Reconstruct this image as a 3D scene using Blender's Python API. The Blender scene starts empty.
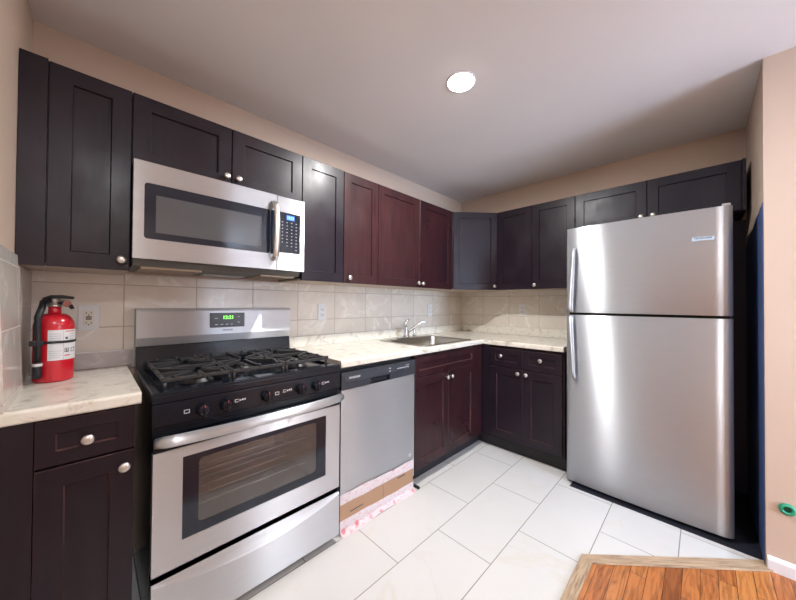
import bpy, bmesh, math, random
from mathutils import Vector, Matrix, Euler
random.seed(7)
S = bpy.context.scene
COL = S.collection

# ------------------------------------------------------------------ camera
def make_camera():
    y, t, r = math.radians(44.8865), math.radians(.6409), math.radians(.3885)
    fwd = Vector((math.cos(t)*math.cos(y), math.cos(t)*math.sin(y), math.sin(t)))
    right = Vector((math.sin(y), -math.cos(y), 0)); up = right.cross(fwd)
    R = right*math.cos(r)+up*math.sin(r); U = -right*math.sin(r)+up*math.cos(r)
    m = Matrix((R, U, -fwd)).transposed().to_4x4(); m.translation = (-3.0273, -1.9817, 1.2197)
    c = bpy.data.cameras.new('camera'); o = bpy.data.objects.new('camera', c); COL.objects.link(o)
    o.matrix_world = m; c.sensor_fit = 'HORIZONTAL'; c.sensor_width = 36; c.lens = 305.627*36/796
    c.clip_start = .02; c.clip_end = 60; S.camera = o
make_camera()

# ------------------------------------------------------------------ world, lights, exposure
S.view_settings.view_transform = 'Standard'; S.view_settings.look = 'None'
S.view_settings.gamma = 1; S.view_settings.use_curve_mapping = False
S.view_settings.exposure = 0.43
w = bpy.data.worlds.new('world'); S.world = w; w.use_nodes = True
w.node_tree.nodes['Background'].inputs[0].default_value = (.62, .76, 1, 1)
w.node_tree.nodes['Background'].inputs[1].default_value = 2.2

def area(name, loc, rot, sx, sy, power, col, shape='RECTANGLE'):
    l = bpy.data.lights.new(name, 'AREA'); l.shape = shape; l.size = sx; l.size_y = sy
    l.energy = power; l.color = col
    o = bpy.data.objects.new(name, l); COL.objects.link(o); o.location = loc; o.rotation_euler = rot
    return o
# daylight entering through the two windows of the adjoining room, and lights added without fixtures
area('window_daylight', (-1.75, -5.93, 1.45), (math.radians(112), 0, 0), 1.5, 1.4, 175, (.60, .77, 1))
area('side_window_daylight', (-3.14, -4.33, 1.40), (0, math.radians(-115), 0), 1.3, 1.4, 45, (.56, .76, 1))
area('living_fill_light', (-2.0, -3.9, 2.36), (0, 0, 0), .2, .2, 24, (.88, .93, 1), 'DISK')  # unseen light added to brighten the adjoining room
area('entry_fill_light', (-2.99, -2.75, 2.36), (0, 0, 0), .25, .25, 20, (.93, .95, 1), 'DISK')  # unseen light added behind the camera to lift the left side

# ------------------------------------------------------------------ materials
def newmat(name):
    m = bpy.data.materials.new(name); m.use_nodes = True
    return m, m.node_tree.nodes, m.node_tree.links, m.node_tree.nodes['Principled BSDF']
def plain(name, col, rough=.5, metal=0, spec=None, emit=None, es=0, coat=0):
    m, n, l, b = newmat(name)
    b.inputs['Base Color'].default_value = (*col, 1); b.inputs['Roughness'].default_value = rough
    b.inputs['Metallic'].default_value = metal
    if spec is not None: b.inputs['Specular IOR Level'].default_value = spec
    if coat: b.inputs['Coat Weight'].default_value = coat; b.inputs['Coat Roughness'].default_value = .15
    if emit: b.inputs['Emission Color'].default_value = (*emit, 1); b.inputs['Emission Strength'].default_value = es
    return m
def coords(n, l, scale=(1, 1, 1), rot=(0, 0, 0), loc=(0, 0, 0)):
    g = n.new('ShaderNodeNewGeometry'); mp = n.new('ShaderNodeMapping')
    l.new(g.outputs['Position'], mp.inputs[0]); mp.inputs['Scale'].default_value = scale
    mp.inputs['Rotation'].default_value = rot; mp.inputs['Location'].default_value = loc
    return mp.outputs[0]
def noise(n, l, vec, scale, detail=4, rough=.5, dist=0):
    t = n.new('ShaderNodeTexNoise'); l.new(vec, t.inputs['Vector']); t.inputs['Scale'].default_value = scale
    t.inputs['Detail'].default_value = detail; t.inputs['Roughness'].default_value = rough
    t.inputs['Distortion'].default_value = dist
    return t.outputs['Fac']
def ramp(n, l, fac, stops):
    r = n.new('ShaderNodeValToRGB'); l.new(fac, r.inputs[0]); e = r.color_ramp.elements
    while len(e) < len(stops): e.new(.5)
    for k, (p, c) in enumerate(stops):
        e[k].position = p; e[k].color = (*c, 1) if len(c) == 3 else c
    return r.outputs[0]
def mix(n, l, a, b, fac, mode='MIX'):
    m = n.new('ShaderNodeMix'); m.data_type = 'RGBA'; m.blend_type = mode
    for s, k in ((fac, 0), (a, 6), (b, 7)):
        if hasattr(s, 'links'): l.new(s, m.inputs[k])
        else: m.inputs[k].default_value = s if k == 0 else (*s, 1)
    return m.outputs[2]
def bump(n, l, b, h, strength, dist=.002):
    bp = n.new('ShaderNodeBump'); l.new(h, bp.inputs['Height']); bp.inputs['Strength'].default_value = strength
    bp.inputs['Distance'].default_value = dist; l.new(bp.outputs[0], b.inputs['Normal'])

def paint(name, c1, c2, rough=.6, bs=.15):
    m, n, l, b = newmat(name); v = coords(n, l)
    l.new(ramp(n, l, noise(n, l, v, 1.7, 5), [(.3, c1), (.7, c2)]), b.inputs['Base Color'])
    b.inputs['Roughness'].default_value = rough
    bump(n, l, b, noise(n, l, v, 60, 3), bs, .002)
    return m
def wood_dark(name, c1, c2, c3, rough=.33):
    m, n, l, b = newmat(name)
    v = coords(n, l, (14, 14, 1.2)); big = coords(n, l, (3, 3, 2.2))
    f = noise(n, l, v, 3.5, 6, .6, .6)
    c = mix(n, l, ramp(n, l, f, [(.3, c1), (.7, c2)]), c3, ramp(n, l, noise(n, l, big, 1.3, 3), [(.48, (0, 0, 0)), (.75, (.75, .75, .75))]))
    l.new(c, b.inputs['Base Color'])
    l.new(ramp(n, l, noise(n, l, big, 2.2, 4), [(.3, (rough-.05,)*3), (.7, (rough+.12,)*3)]), b.inputs['Roughness'])
    b.inputs['Specular IOR Level'].default_value = .32
    bump(n, l, b, f, .12, .001)
    return m
def marble_tile(name, axis, bw, bh, off, base, tint, vein, grout, gw, offset=0., rough=.22, vscale=1.6, veinw=.035, bands=0):
    """brick layout in the given plane ('xz','yz','xy'), with softly veined marble inside each tile"""
    m, n, l, b = newmat(name)
    g = n.new('ShaderNodeNewGeometry'); sp = n.new('ShaderNodeSeparateXYZ'); l.new(g.outputs['Position'], sp.inputs[0])
    cb = n.new('ShaderNodeCombineXYZ'); ix = {'x': 0, 'y': 1, 'z': 2}
    for k in (0, 1):
        a = n.new('ShaderNodeMath'); a.operation = 'ADD'; l.new(sp.outputs[ix[axis[k]]], a.inputs[0]); a.inputs[1].default_value = off[k]
        l.new(a.outputs[0], cb.inputs[k])
    br = n.new('ShaderNodeTexBrick'); l.new(cb.outputs[0], br.inputs['Vector'])
    br.offset = offset; br.offset_frequency = 2; br.squash = 1
    br.inputs['Scale'].default_value = 1; br.inputs['Brick Width'].default_value = bw; br.inputs['Row Height'].default_value = bh
    br.inputs['Mortar Size'].default_value = gw; br.inputs['Mortar Smooth'].default_value = .1
    br.inputs['Color1'].default_value = (0, 0, 0, 1); br.inputs['Color2'].default_value = (1, 1, 1, 1); br.inputs['Mortar'].default_value = (.5, .5, .5, 1)
    # a different vein pattern on every tile
    ad = n.new('ShaderNodeVectorMath'); ad.operation = 'MULTIPLY_ADD'
    l.new(br.outputs['Color'], ad.inputs[0]); ad.inputs[1].default_value = (3.1, 1.7, 2.3); l.new(g.outputs['Position'], ad.inputs[2])
    cloud = ramp(n, l, noise(n, l, ad.outputs[0], vscale*1.5, 5, .6, .5), [(.3, base), (.72, tint)])
    vn = noise(n, l, ad.outputs[0], vscale, 6, .55, 1.6)
    vr = ramp(n, l, vn, [(.5-veinw, (0, 0, 0)), (.5, (1, 1, 1)), (.5+veinw, (0, 0, 0))])
    mk = ramp(n, l, noise(n, l, ad.outputs[0], 2.4, 2), [(.42, (0, 0, 0)), (.62, (1, 1, 1))])
    vm = n.new('ShaderNodeMath'); vm.operation = 'MULTIPLY'; l.new(vr, vm.inputs[0]); l.new(mk, vm.inputs[1])
    c = mix(n, l, cloud, vein, vm.outputs[0])
    c = mix(n, l, c, grout, br.outputs['Fac'])
    l.new(c, b.inputs['Base Color'])
    l.new(ramp(n, l, br.outputs['Fac'], [(0, (rough,)*3), (1, (.8,)*3)]), b.inputs['Roughness'])
    iv = n.new('ShaderNodeMath'); iv.operation = 'SUBTRACT'; iv.inputs[0].default_value = 1; l.new(br.outputs['Fac'], iv.inputs[1])
    bump(n, l, b, iv.outputs[0], .5, .0015)
    return m
def steel_mat(name, col=(.58, .60, .625), rough=.36, aniso=.70, dif=.18):
    """horizontally brushed steel: reflections stay narrow sideways and stretch up and down"""
    m, n, l, b = newmat(name); n.remove(b); out = n['Material Output']
    g = n.new('ShaderNodeBsdfAnisotropic'); g.distribution = 'GGX'
    g.inputs['Roughness'].default_value = rough; g.inputs['Anisotropy'].default_value = -aniso
    cb = n.new('ShaderNodeCombineXYZ'); cb.inputs[2].default_value = 1; l.new(cb.outputs[0], g.inputs['Tangent'])
    f = noise(n, l, coords(n, l, (1, 1, 40)), 6, 5, .7)
    c = ramp(n, l, f, [(.3, tuple(x*.97 for x in col)), (.7, tuple(x*1.03 for x in col))]); l.new(c, g.inputs['Color'])
    d = n.new('ShaderNodeBsdfDiffuse'); l.new(c, d.inputs['Color'])
    mx = n.new('ShaderNodeMixShader'); mx.inputs[0].default_value = dif
    l.new(g.outputs[0], mx.inputs[1]); l.new(d.outputs[0], mx.inputs[2]); l.new(mx.outputs[0], out.inputs['Surface'])
    return m

M = {}
M['espresso'] = wood_dark('espresso_wood', (.010, .0068, .012), (.017, .010, .017), (.022, .011, .017))
M['espresso_lamplit'] = wood_dark('espresso_wood_lamplit', (.022, .008, .010), (.056, .017, .018), (.016, .008, .011), .36)  # reddish lamp light on the upper doors mixed into the wood colour
M['espresso_wine'] = wood_dark('espresso_wood_wine', (.018, .006, .010), (.042, .012, .013), (.013, .007, .012), .30)
M['worn'] = wood_dark('worn_wood_edge', (.020, .010, .014), (.11, .050, .045), (.025, .011, .016), .45)
M['kick'] = plain('toe_kick_black', (.012, .011, .014), .5)
M['maple'] = paint('raw_cabinet_underside', (.40, .33, .27), (.50, .42, .35), .6)
M['wall'] = paint('peach_wall_paint', (.585, .46, .37), (.615, .485, .395), .5)
M['ceiling'] = paint('ceiling_paint', (.82, .825, .85), (.85, .855, .88), .75)
M['white_trim'] = plain('white_trim_paint', (.80, .80, .84), .35)
M['floor'] = marble_tile('floor_marble_tile', 'xy', .61, .31, (.775+.61*6, .035+.31*20), (.66, .652, .635), (.70, .692, .675), (.67, .64, .585), (.28, .26, .23), .0022, .5, .16, 1.1, .02)
M['tile_a'] = marble_tile('wall_tile_main', 'xz', .2975, .2, (2.916+.2975*4, .1), (.64, .58, .51), (.74, .685, .61), (.80, .77, .71), (.42, .37, .31), .0022, 0., .2, 2.2, .03)
M['tile_b'] = marble_tile('wall_tile_right', 'yz', .2975, .2, (.58+.2975*10, .1), (.64, .58, .51), (.74, .685, .61), (.80, .77, .71), (.42, .37, .31), .0022, 0., .2, 2.2, .03)
M['tile_c'] = marble_tile('wall_tile_left', 'yz', .60, .2, (.35+.6*12, .065), (.56, .53, .48), (.66, .63, .58), (.75, .73, .70), (.50, .45, .40), .0022, 0., .16, 1.4, .04)
M['splash_grey'] = marble_tile('grey_splash_strip', 'xz', .9, .3, (4, 0), (.40, .355, .34), (.50, .455, .44), (.56, .53, .52), (.3, .26, .24), .001, 0., .25, 3, .04)
M['dark_floor'] = paint('dark_floor_sheet', (.012, .014, .022), (.03, .032, .045), .4)
M['grille'] = plain('black_grille', (.012, .012, .013), .45)
M['black'] = plain('black_enamel', (.006, .009, .016), .16, spec=.32)
M['black_matte'] = plain('black_matte', (.012, .012, .013), .55)
M['iron'] = plain('cast_iron', (.030, .030, .032), .42)
M['steel'] = steel_mat('brushed_steel')
M['steel_fridge'] = steel_mat('brushed_steel_fridge', (.535, .555, .585), .36, .76, .25)
M['chrome'] = plain('chrome', (.75, .75, .76), .12, 1)
M['nickel'] = plain('satin_nickel', (.68, .655, .62), .38, 1)
M['sink_steel'] = plain('sink_steel', (.52, .50, .45), .30, 1)
M['dw_console'] = plain('dishwasher_console', (.030, .035, .045), .28)
M['glass_black'] = plain('black_glass', (.010, .014, .026), .06)
M['mw_screen'] = plain('microwave_inner_screen', (.085, .088, .095), .10)
M['navy'] = paint('dark_navy_sheet', (.060, .105, .25), (.08, .13, .29), .45, .08)
M['navy_grey'] = paint('dark_blue_grey_sheet', (.07, .07, .12), (.09, .09, .14), .55, .08)
M['espresso_bluecast'] = wood_dark('espresso_wood_bluecast', (.011, .011, .021), (.018, .016, .028), (.020, .014, .024))  # espresso with the blue light above the fridge tinted into its colour
M['plate'] = plain('white_outlet_plate', (.68, .68, .68), .35)
M['plate_ivory'] = plain('ivory_receptacle', (.68, .64, .56), .4)
M['slot'] = plain('outlet_slot', (.05, .035, .03), .6)
M['red'] = plain('red_enamel', (.56, .012, .026), .22, coat=.4)
M['rubber'] = plain('black_rubber', (.012, .014, .018), .45)
M['label'] = plain('paper_label', (.70, .70, .72), .5)
M['ink'] = plain('dark_ink', (.05, .05, .06), .6)
M['ink_red'] = plain('red_ink', (.60, .06, .07), .6)
M['grey_print'] = plain('grey_print', (.45, .46, .50), .5)
M['print_white'] = plain('white_print', (.62, .64, .68), .5)
M['cardboard'] = paint('cardboard', (.40, .235, .135), (.46, .28, .17), .8)
M['green'] = plain('green_plastic', (.02, .30, .17), .35)
M['green_dark'] = plain('green_plastic_hollow', (.008, .10, .06), .5)
M['led_green'] = plain('green_display_digits', (.1, .8, .1), .5, emit=(.25, 1, .12), es=1.6)
M['led_blue'] = plain('blue_display', (.03, .15, .5), .4, emit=(.04, .22, .75), es=.8)
M['led_pale'] = plain('pale_display_digits', (.4, .6, .9), .4, emit=(.45, .7, 1), es=1.0)
M['badge'] = plain('pale_blue_badge', (.50, .66, .85), .3, .3)
M['glassmat'] = None

# countertop: pale cream granite look
def granite(name, a, bcol, ccol, rough=.22):
    m, n, l, b = newmat(name); v = coords(n, l)
    c = ramp(n, l, noise(n, l, v, 7, 8, .65, 1.2), [(.32, a), (.5, bcol), (.66, a)])
    c = mix(n, l, c, ccol, ramp(n, l, noise(n, l, v, 17, 7, .7, .8), [(.52, (0, 0, 0)), (.68, (.8, .8, .8))]))
    l.new(c, b.inputs['Base Color']); b.inputs['Roughness'].default_value = rough
    return m
M['counter'] = granite('cream_granite', (.72, .68, .59), (.78, .75, .67), (.44, .37, .29))

# packing tape: white film with red round marks
def tape_mat():
    m, n, l, b = newmat('printed_packing_tape')
    v = coords(n, l, (11.0, 0, 11.0))
    vo = n.new('ShaderNodeTexVoronoi'); l.new(v, vo.inputs['Vector']); vo.inputs['Scale'].default_value = 1.0; vo.inputs['Randomness'].default_value = .25
    dot = ramp(n, l, vo.outputs['Distance'], [(.12, (.7, .7, .7)), (.19, (0, 0, 0))])
    scr = ramp(n, l, noise(n, l, coords(n, l, (1, 1, 2.5)), 46, 4, .6), [(.55, (0, 0, 0)), (.60, (.45, .45, .45))])
    c = mix(n, l, (.74, .66, .68), (.66, .22, .24), scr)
    c = mix(n, l, c, (.70, .05, .08), dot)
    l.new(c, b.inputs['Base Color']); b.inputs['Roughness'].default_value = .3
    return m
M['tape'] = tape_mat()

# wood strip floor: 57 mm oak boards running along x
def plank_mat():
    m, n, l, b = newmat('orange_oak_boards')
    g = n.new('ShaderNodeNewGeometry'); sp = n.new('ShaderNodeMapping'); l.new(g.outputs['Position'], sp.inputs[0])
    sp.inputs['Location'].default_value = (6.0, 1.80+.057*120, 0)
    br = n.new('ShaderNodeTexBrick'); l.new(sp.outputs[0], br.inputs['Vector']); br.offset = .37; br.offset_frequency = 3
    br.inputs['Scale'].default_value = 1; br.inputs['Brick Width'].default_value = .62; br.inputs['Row Height'].default_value = .057
    br.inputs['Mortar Size'].default_value = .0012; br.inputs['Mortar Smooth'].default_value = .2
    br.inputs['Color1'].default_value = (0, 0, 0, 1); br.inputs['Color2'].default_value = (1, 1, 1, 1); br.inputs['Mortar'].default_value = (.5, .5, .5, 1)
    tone = ramp(n, l, br.outputs['Color'], [(0, (.27, .085, .025)), (.3, (.50, .175, .050)), (.7, (.58, .235, .070)), (1, (.40, .13, .038))])
    ad = n.new('ShaderNodeVectorMath'); ad.operation = 'MULTIPLY_ADD'; l.new(br.outputs['Color'], ad.inputs[0]); ad.inputs[1].default_value = (5, 3, 0)
    mp = n.new('ShaderNodeMapping'); l.new(g.outputs['Position'], mp.inputs[0]); mp.inputs['Scale'].default_value = (2.2, 22, 1); l.new(mp.outputs[0], ad.inputs[2])
    gr = noise(n, l, ad.outputs[0], 2.2, 6, .6, 1.5)
    c = mix(n, l, tone, ramp(n, l, gr, [(.32, (.45, .35, .27)), (.58, (1, 1, 1))]), 1., 'MULTIPLY')
    c = mix(n, l, c, (.05, .018, .008), br.outputs['Fac'])
    l.new(c, b.inputs['Base Color']); b.inputs['Roughness'].default_value = .32
    return m
M['planks'] = plank_mat()
def thr_mat():
    m, n, l, b = newmat('weathered_threshold_wood')
    g = n.new('ShaderNodeTexCoord'); mp = n.new('ShaderNodeMapping'); l.new(g.outputs['Object'], mp.inputs[0]); mp.inputs['Scale'].default_value = (3, 60, 1)
    f = noise(n, l, mp.outputs[0], 2.4, 6, .65, .8)
    l.new(ramp(n, l, f, [(.3, (.17, .11, .07)), (.5, (.44, .31, .20)), (.7, (.56, .42, .28))]), b.inputs['Base Color'])
    b.inputs['Roughness'].default_value = .6; bump(n, l, b, f, .3, .002)
    return m
M['threshold'] = thr_mat()
def window_glass(name):
    m, n, l, b = newmat(name)
    b.inputs['Base Color'].default_value = (.9, .95, 1, 1); b.inputs['Roughness'].default_value = .02
    b.inputs['Transmission Weight'].default_value = 1; b.inputs['IOR'].default_value = 1.01
    return m
M['pane'] = window_glass('window_pane_glass')
def oven_glass():
    m, n, l, b = newmat('oven_window_glass')
    b.inputs['Base Color'].default_value = (.60, .56, .54, 1); b.inputs['Roughness'].default_value = .03
    b.inputs['Transmission Weight'].default_value = .9; b.inputs['IOR'].default_value = 1.5
    return m
M['oven_glass'] = oven_glass()

# ------------------------------------------------------------------ mesh builder
I4 = Matrix.Identity(4)
class MB:
    def __init__(s, m=None): s.b = bmesh.new(); s.m = m or I4
    def _add(s, t, mi=0, smooth=False):
        vm = {}
        for v in t.verts: vm[v] = s.b.verts.new(s.m @ v.co)
        for f in t.faces:
            try: nf = s.b.faces.new([vm[v] for v in f.verts])
            except ValueError: continue
            nf.material_index = f.material_index or mi; nf.smooth = smooth or f.smooth
        t.free(); return s
    def box(s, x0, x1, y0, y1, z0, z1, bev=0, mi=0, seg=2):
        t = bmesh.new(); bmesh.ops.create_cube(t, size=1)
        for v in t.verts:
            v.co = Vector(((x0+x1)/2+v.co.x*abs(x1-x0), (y0+y1)/2+v.co.y*abs(y1-y0), (z0+z1)/2+v.co.z*abs(z1-z0)))
        if bev: bmesh.ops.bevel(t, geom=list(t.edges), offset=bev, segments=seg, profile=.6, affect='EDGES')
        return s._add(t, mi)
    def grid(s, rows, mi=0, smooth=True, close_u=False, close_v=False):
        t = bmesh.new(); V = [[t.verts.new(p) for p in r] for r in rows]
        nu, nv = len(rows), len(rows[0])
        for i in range(nu if close_u else nu-1):
            for j in range(nv if close_v else nv-1):
                a, b2, c, d = V[i][j], V[(i+1) % nu][j], V[(i+1) % nu][(j+1) % nv], V[i][(j+1) % nv]
                try: t.faces.new((a, b2, c, d))
                except ValueError: pass
        return s._add(t, mi, smooth)
    def poly(s, pts, mi=0):
        t = bmesh.new(); t.faces.new([t.verts.new(p) for p in pts]); return s._add(t, mi)
    def prism(s, poly, h, mi=0, bev=0):
        """poly: list of 3d points (planar), extruded by vector h"""
        t = bmesh.new(); h = Vector(h)
        a = [t.verts.new(p) for p in poly]; b2 = [t.verts.new(Vector(p)+h) for p in poly]
        t.faces.new(a[::-1]); t.faces.new(b2); k = len(a)
        for i in range(k): t.faces.new((a[i], a[(i+1) % k], b2[(i+1) % k], b2[i]))
        bmesh.ops.recalc_face_normals(t, faces=t.faces)
        if bev: bmesh.ops.bevel(t, geom=list(t.edges), offset=bev, segments=2, profile=.6, affect='EDGES')
        return s._add(t, mi)
    def lathe(s, prof, o=(0, 0, 0), ax=(0, 0, 1), seg=24, mi=0, smooth=True):
        ax = Vector(ax).normalized(); o = Vector(o)
        u = ax.orthogonal().normalized(); v = ax.cross(u)
        rows = []
        for r, h in prof:
            rows.append([o+ax*h+(u*math.cos(2*math.pi*k/seg)+v*math.sin(2*math.pi*k/seg))*max(r, 1e-5) for k in range(seg)])
        t = bmesh.new(); V = [[t.verts.new(p) for p in r] for r in rows]
        for i in range(len(V)-1):
            for k in range(seg):
                f = t.faces.new((V[i][k], V[i][(k+1) % seg], V[i+1][(k+1) % seg], V[i+1][k])); f.smooth = smooth
        t.faces.new(V[0][::-1]); t.faces.new(V[-1])
        bmesh.ops.recalc_face_normals(t, faces=t.faces)
        return s._add(t, mi)
    def cyl(s, a, b2, r, seg=20, mi=0, bev=0):
        a = Vector(a); b2 = Vector(b2); L = (b2-a).length
        pr = [(r, 0), (r, L)] if not bev else [(r-bev, 0), (r, bev), (r, L-bev), (r-bev, L)]
        return s.lathe(pr, a, b2-a, seg, mi)
    def tube(s, pts, r, seg=12, mi=0, flat=1., up=(0, 0, 1)):
        """sweep; r scalar or list; flat scales the thickness along the 'up' side"""
        pts = [Vector(p) for p in pts]; n = len(pts); rows = []; prev = Vector(up)
        for i, p in enumerate(pts):
            d = (pts[min(i+1, n-1)]-pts[max(i-1, 0)]).normalized()
            a = prev-d*prev.dot(d)
            a = (a if a.length > 1e-4 else d.orthogonal()).normalized(); prev = a; c = d.cross(a)
            rr = r[i] if isinstance(r, (list, tuple)) else r
            rows.append([p+(c*math.cos(2*math.pi*k/seg)+a*flat*math.sin(2*math.pi*k/seg))*rr for k in range(seg)])
        t = bmesh.new(); V = [[t.verts.new(q) for q in r2] for r2 in rows]
        for i in range(n-1):
            for k in range(seg):
                f = t.faces.new((V[i][k], V[i][(k+1) % seg], V[i+1][(k+1) % seg], V[i+1][k])); f.smooth = True
        t.faces.new(V[0][::-1]); t.faces.new(V[-1]); bmesh.ops.recalc_face_normals(t, faces=t.faces)
        return s._add(t, mi)

def wloc(o):
    v = Vector((0, 0, 0))
    while o: v += o.location; o = o.parent
    return v
def obj(name, mb, mats, parent=None, label=None, recalc=True):
    me = bpy.data.meshes.new(name)
    if recalc: bmesh.ops.recalc_face_normals(mb.b, faces=mb.b.faces)
    if parent: bmesh.ops.translate(mb.b, verts=mb.b.verts, vec=-wloc(parent))
    mb.b.to_mesh(me); mb.b.free()
    for m in (mats if isinstance(mats, (list, tuple)) else [mats]): me.materials.append(M[m] if isinstance(m, str) else m)
    o = bpy.data.objects.new(name, me); COL.objects.link(o); o.parent = parent
    if label: o['label'] = label
    return o
def thing(name, label, cat, loc=(0, 0, 0), group=None):
    o = bpy.data.objects.new(name, None); COL.objects.link(o); o.location = loc; o.empty_display_size = .05
    o['label'] = label; o['category'] = cat
    if group: o['group'] = group
    return o
def tag(o, label, cat, group=None):
    o['label'] = label; o['category'] = cat
    if group: o['group'] = group
    return o
def struct(name, mb, mats, recalc=True):
    o = obj(name, mb, mats, recalc=recalc); o['kind'] = 'structure'; return o

def face_matrix(origin, facing):
    """local x = to the viewer's right along the front, local y = out of the front, local z = up"""
    n = Vector(facing).normalized(); u = Vector((0, 0, 1)).cross(n)   # right-hand side seen from the front
    m = Matrix((u, n, Vector((0, 0, 1)))).transposed().to_4x4(); m.translation = origin
    return m
FA = (0, -1, 0); FB = (-1, 0, 0)

def marks(name, boxes, mat, parent, mtx=None, bev=0):
    for k in boxes: obj(name, MB(mtx).box(*k, bev=bev), mat, parent)
def lettering(txt, mtx, size, mat, parent, name='lettering', label=None, ext=.0004, bold=0):
    """text standing in the local x/z plane of mtx, facing local +y, centred on the origin"""
    cu = bpy.data.curves.new(name, 'FONT'); cu.body = txt; cu.size = size; cu.align_x = 'CENTER'; cu.align_y = 'CENTER'
    cu.extrude = ext; cu.offset = bold; cu.resolution_u = 3
    tmp = bpy.data.objects.new('tmp_text', cu); COL.objects.link(tmp)
    bpy.context.view_layer.update()
    me = bpy.data.meshes.new_from_object(tmp.evaluated_get(bpy.context.evaluated_depsgraph_get()))
    bpy.data.objects.remove(tmp); bpy.data.curves.remove(cu)
    # text x -> local x, text y -> local z, text z -> local y (out of the front)
    k = Matrix(((1, 0, 0, 0), (0, 0, 1, 0), (0, 1, 0, 0), (0, 0, 0, 1)))
    me.transform(mtx @ k); me.transform(Matrix.Translation(-wloc(parent)))
    me.name = name; me.materials.clear(); me.materials.append(M[mat])
    o = bpy.data.objects.new(name, me); COL.objects.link(o); o.parent = parent
    if label: o['label'] = label
    return o

# ================================================================== ROOM
H = 2.395; XC = -3.214; YD = -2.188; XD = -.792
YF = -6.0; YE = -3.40; XE = -1.73
floor = MB()
# tiled kitchen floor; the oak boards start beyond the threshold strips
PA, PB, PC = (-3.21, -1.578), (-1.335, -1.578), (-.765, -2.188)
floor.poly([(XC, 0, 0), (XC, PA[1], 0), (*PB, 0), (*PC, 0), (0, YD, 0), (0, 0, 0)])
floor.poly([(XC, PA[1], 0), (XC, YF, 0), (.1, YF, 0), (.1, YD, 0), (PC[0], YD, 0), (*PB, 0)], mi=1)
f = struct('floor', floor, ['floor', 'planks'])
for p in f.data.polygons:
    if p.normal.z < 0: p.flip()
struct('ceiling', MB().box(XC-.1, .2, YF-.1, .1, H, H+.08), 'ceiling')
struct('wall_back', MB().box(XC-.1, .1, 0, .1, 0, H), 'wall')
struct('wall_right', MB().box(0, .1, YD-.02, .1, 0, H), 'wall')
# partition end beside the fridge, and the long wall it starts
struct('wall_partition', MB().box(XD, .0, -2.32, YD, 0, H).box(XD, XD+.12, YF, -2.32, 0, H), 'wall')
# left wall with the window of the adjoining room
wl = MB()
wl.box(XC-.1, XC, -3.55, 0, 0, H).box(XC-.1, XC, YF, -5.1, 0, H).box(XC-.1, XC, -5.1, -3.55, 0, .7).box(XC-.1, XC, -5.1, -3.55, 2.1, H)
struct('wall_left', wl, 'wall')
wf = MB()
wf.box(XC, -2.5, YF-.1, YF, 0, H).box(-1.0, XD+.12, YF-.1, YF, 0, H).box(-2.5, -1.0, YF-.1, YF, 0, .75).box(-2.5, -1.0, YF-.1, YF, 2.15, H)
struct('wall_far', wf, 'wall')
struct('wall_entry', MB().box(XC, XE, YE-.1, YE, 0, H), 'wall')
def window(name, rects, bars):
    m = MB()
    for r in rects: m.box(*r, bev=.004)
    o = struct(name, m, 'white_trim'); return o
w1 = window('window_1', [(-2.5, -2.44, YF-.08, YF-.03, .75, 2.15), (-1.06, -1.0, YF-.08, YF-.03, .75, 2.15), (-2.5, -1, YF-.08, YF-.03, .75, .81), (-2.5, -1, YF-.08, YF-.03, 2.09, 2.15), (-2.44, -1.06, YF-.07, YF-.04, 1.42, 1.46)], 0)
obj('pane', MB().box(-2.44, -1.06, YF-.06, YF-.055, .81, 2.09), 'pane', w1)
w2 = window('window_2', [(XC-.08, XC-.03, -5.1, -5.04, .7, 2.1), (XC-.08, XC-.03, -3.61, -3.55, .7, 2.1), (XC-.08, XC-.03, -5.1, -3.55, .7, .76), (XC-.08, XC-.03, -5.1, -3.55, 2.04, 2.1), (XC-.07, XC-.04, -5.04, -3.61, 1.38, 1.42)], 0)
obj('pane', MB().box(XC-.06, XC-.055, -5.04, -3.61, .76, 2.04), 'pane', w2)

# thin dark floor sheet under, beside and just before the fridge
struct('trim_7', MB().box(-.742, -.001, YD+.001, -1.345, .0002, .0012), 'dark_floor')
# backsplash tile on the walls
TT = 1.352
struct('trim_1', MB().box(XC, 0, -.01, 0, .90, TT), 'tile_a')
struct('trim_2', MB().box(-.01, 0, -1.30, -.01, .90, TT), 'tile_b')
struct('trim_3', MB().box(XC, XC+.012, -.31, -.01, .9145, TT-.012), 'splash_grey')
tc = MB().prism([(XC, -.64, .9145), (XC+.024, -.64, .9145), (XC+.008, -.64, 1.375), (XC, -.64, 1.375)], (0, .32, 0))
struct('trim_4', tc, 'tile_c')
# threshold strips between tile and boards
def strip(a, b, w, h, name):
    a = Vector((*a, 0)); b = Vector((*b, 0)); d = (b-a); L = d.length; ang = math.atan2(d.y, d.x)
    m = MB(); return a, ang, L
def thr(name, quad, h):
    a = Vector((*quad[0], 0)); d = Vector((*quad[1], 0))-a; ang = math.atan2(d.y, d.x)
    R = Matrix.Rotation(-ang, 4, 'Z'); m = MB()
    m.prism([R @ (Vector((*q, .0005))-a) for q in quad], (0, 0, h), bev=.0015)
    o = struct(name, m, 'threshold'); o.location = a; o.rotation_euler = (0, 0, ang)
thr('trim_5', [(-2.75, -1.562), (-1.328, -1.562), (-1.350, -1.612), (-2.75, -1.612)], .008)
thr('trim_6', [(-1.328, -1.562), (-.742, -2.190), (-.800, -2.190), (-.8005, -2.215), (-1.350, -1.612)], .008)
# baseboard of the partition wall
bb = MB().prism([(XD, -2.192, 0), (XD-.014, -2.192, 0), (XD-.014, -2.192, .050), (XD-.007, -2.192, .062), (XD, -2.192, .064)], (0, -3.7, 0))
struct('baseboard_right', bb, 'white_trim')

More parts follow.
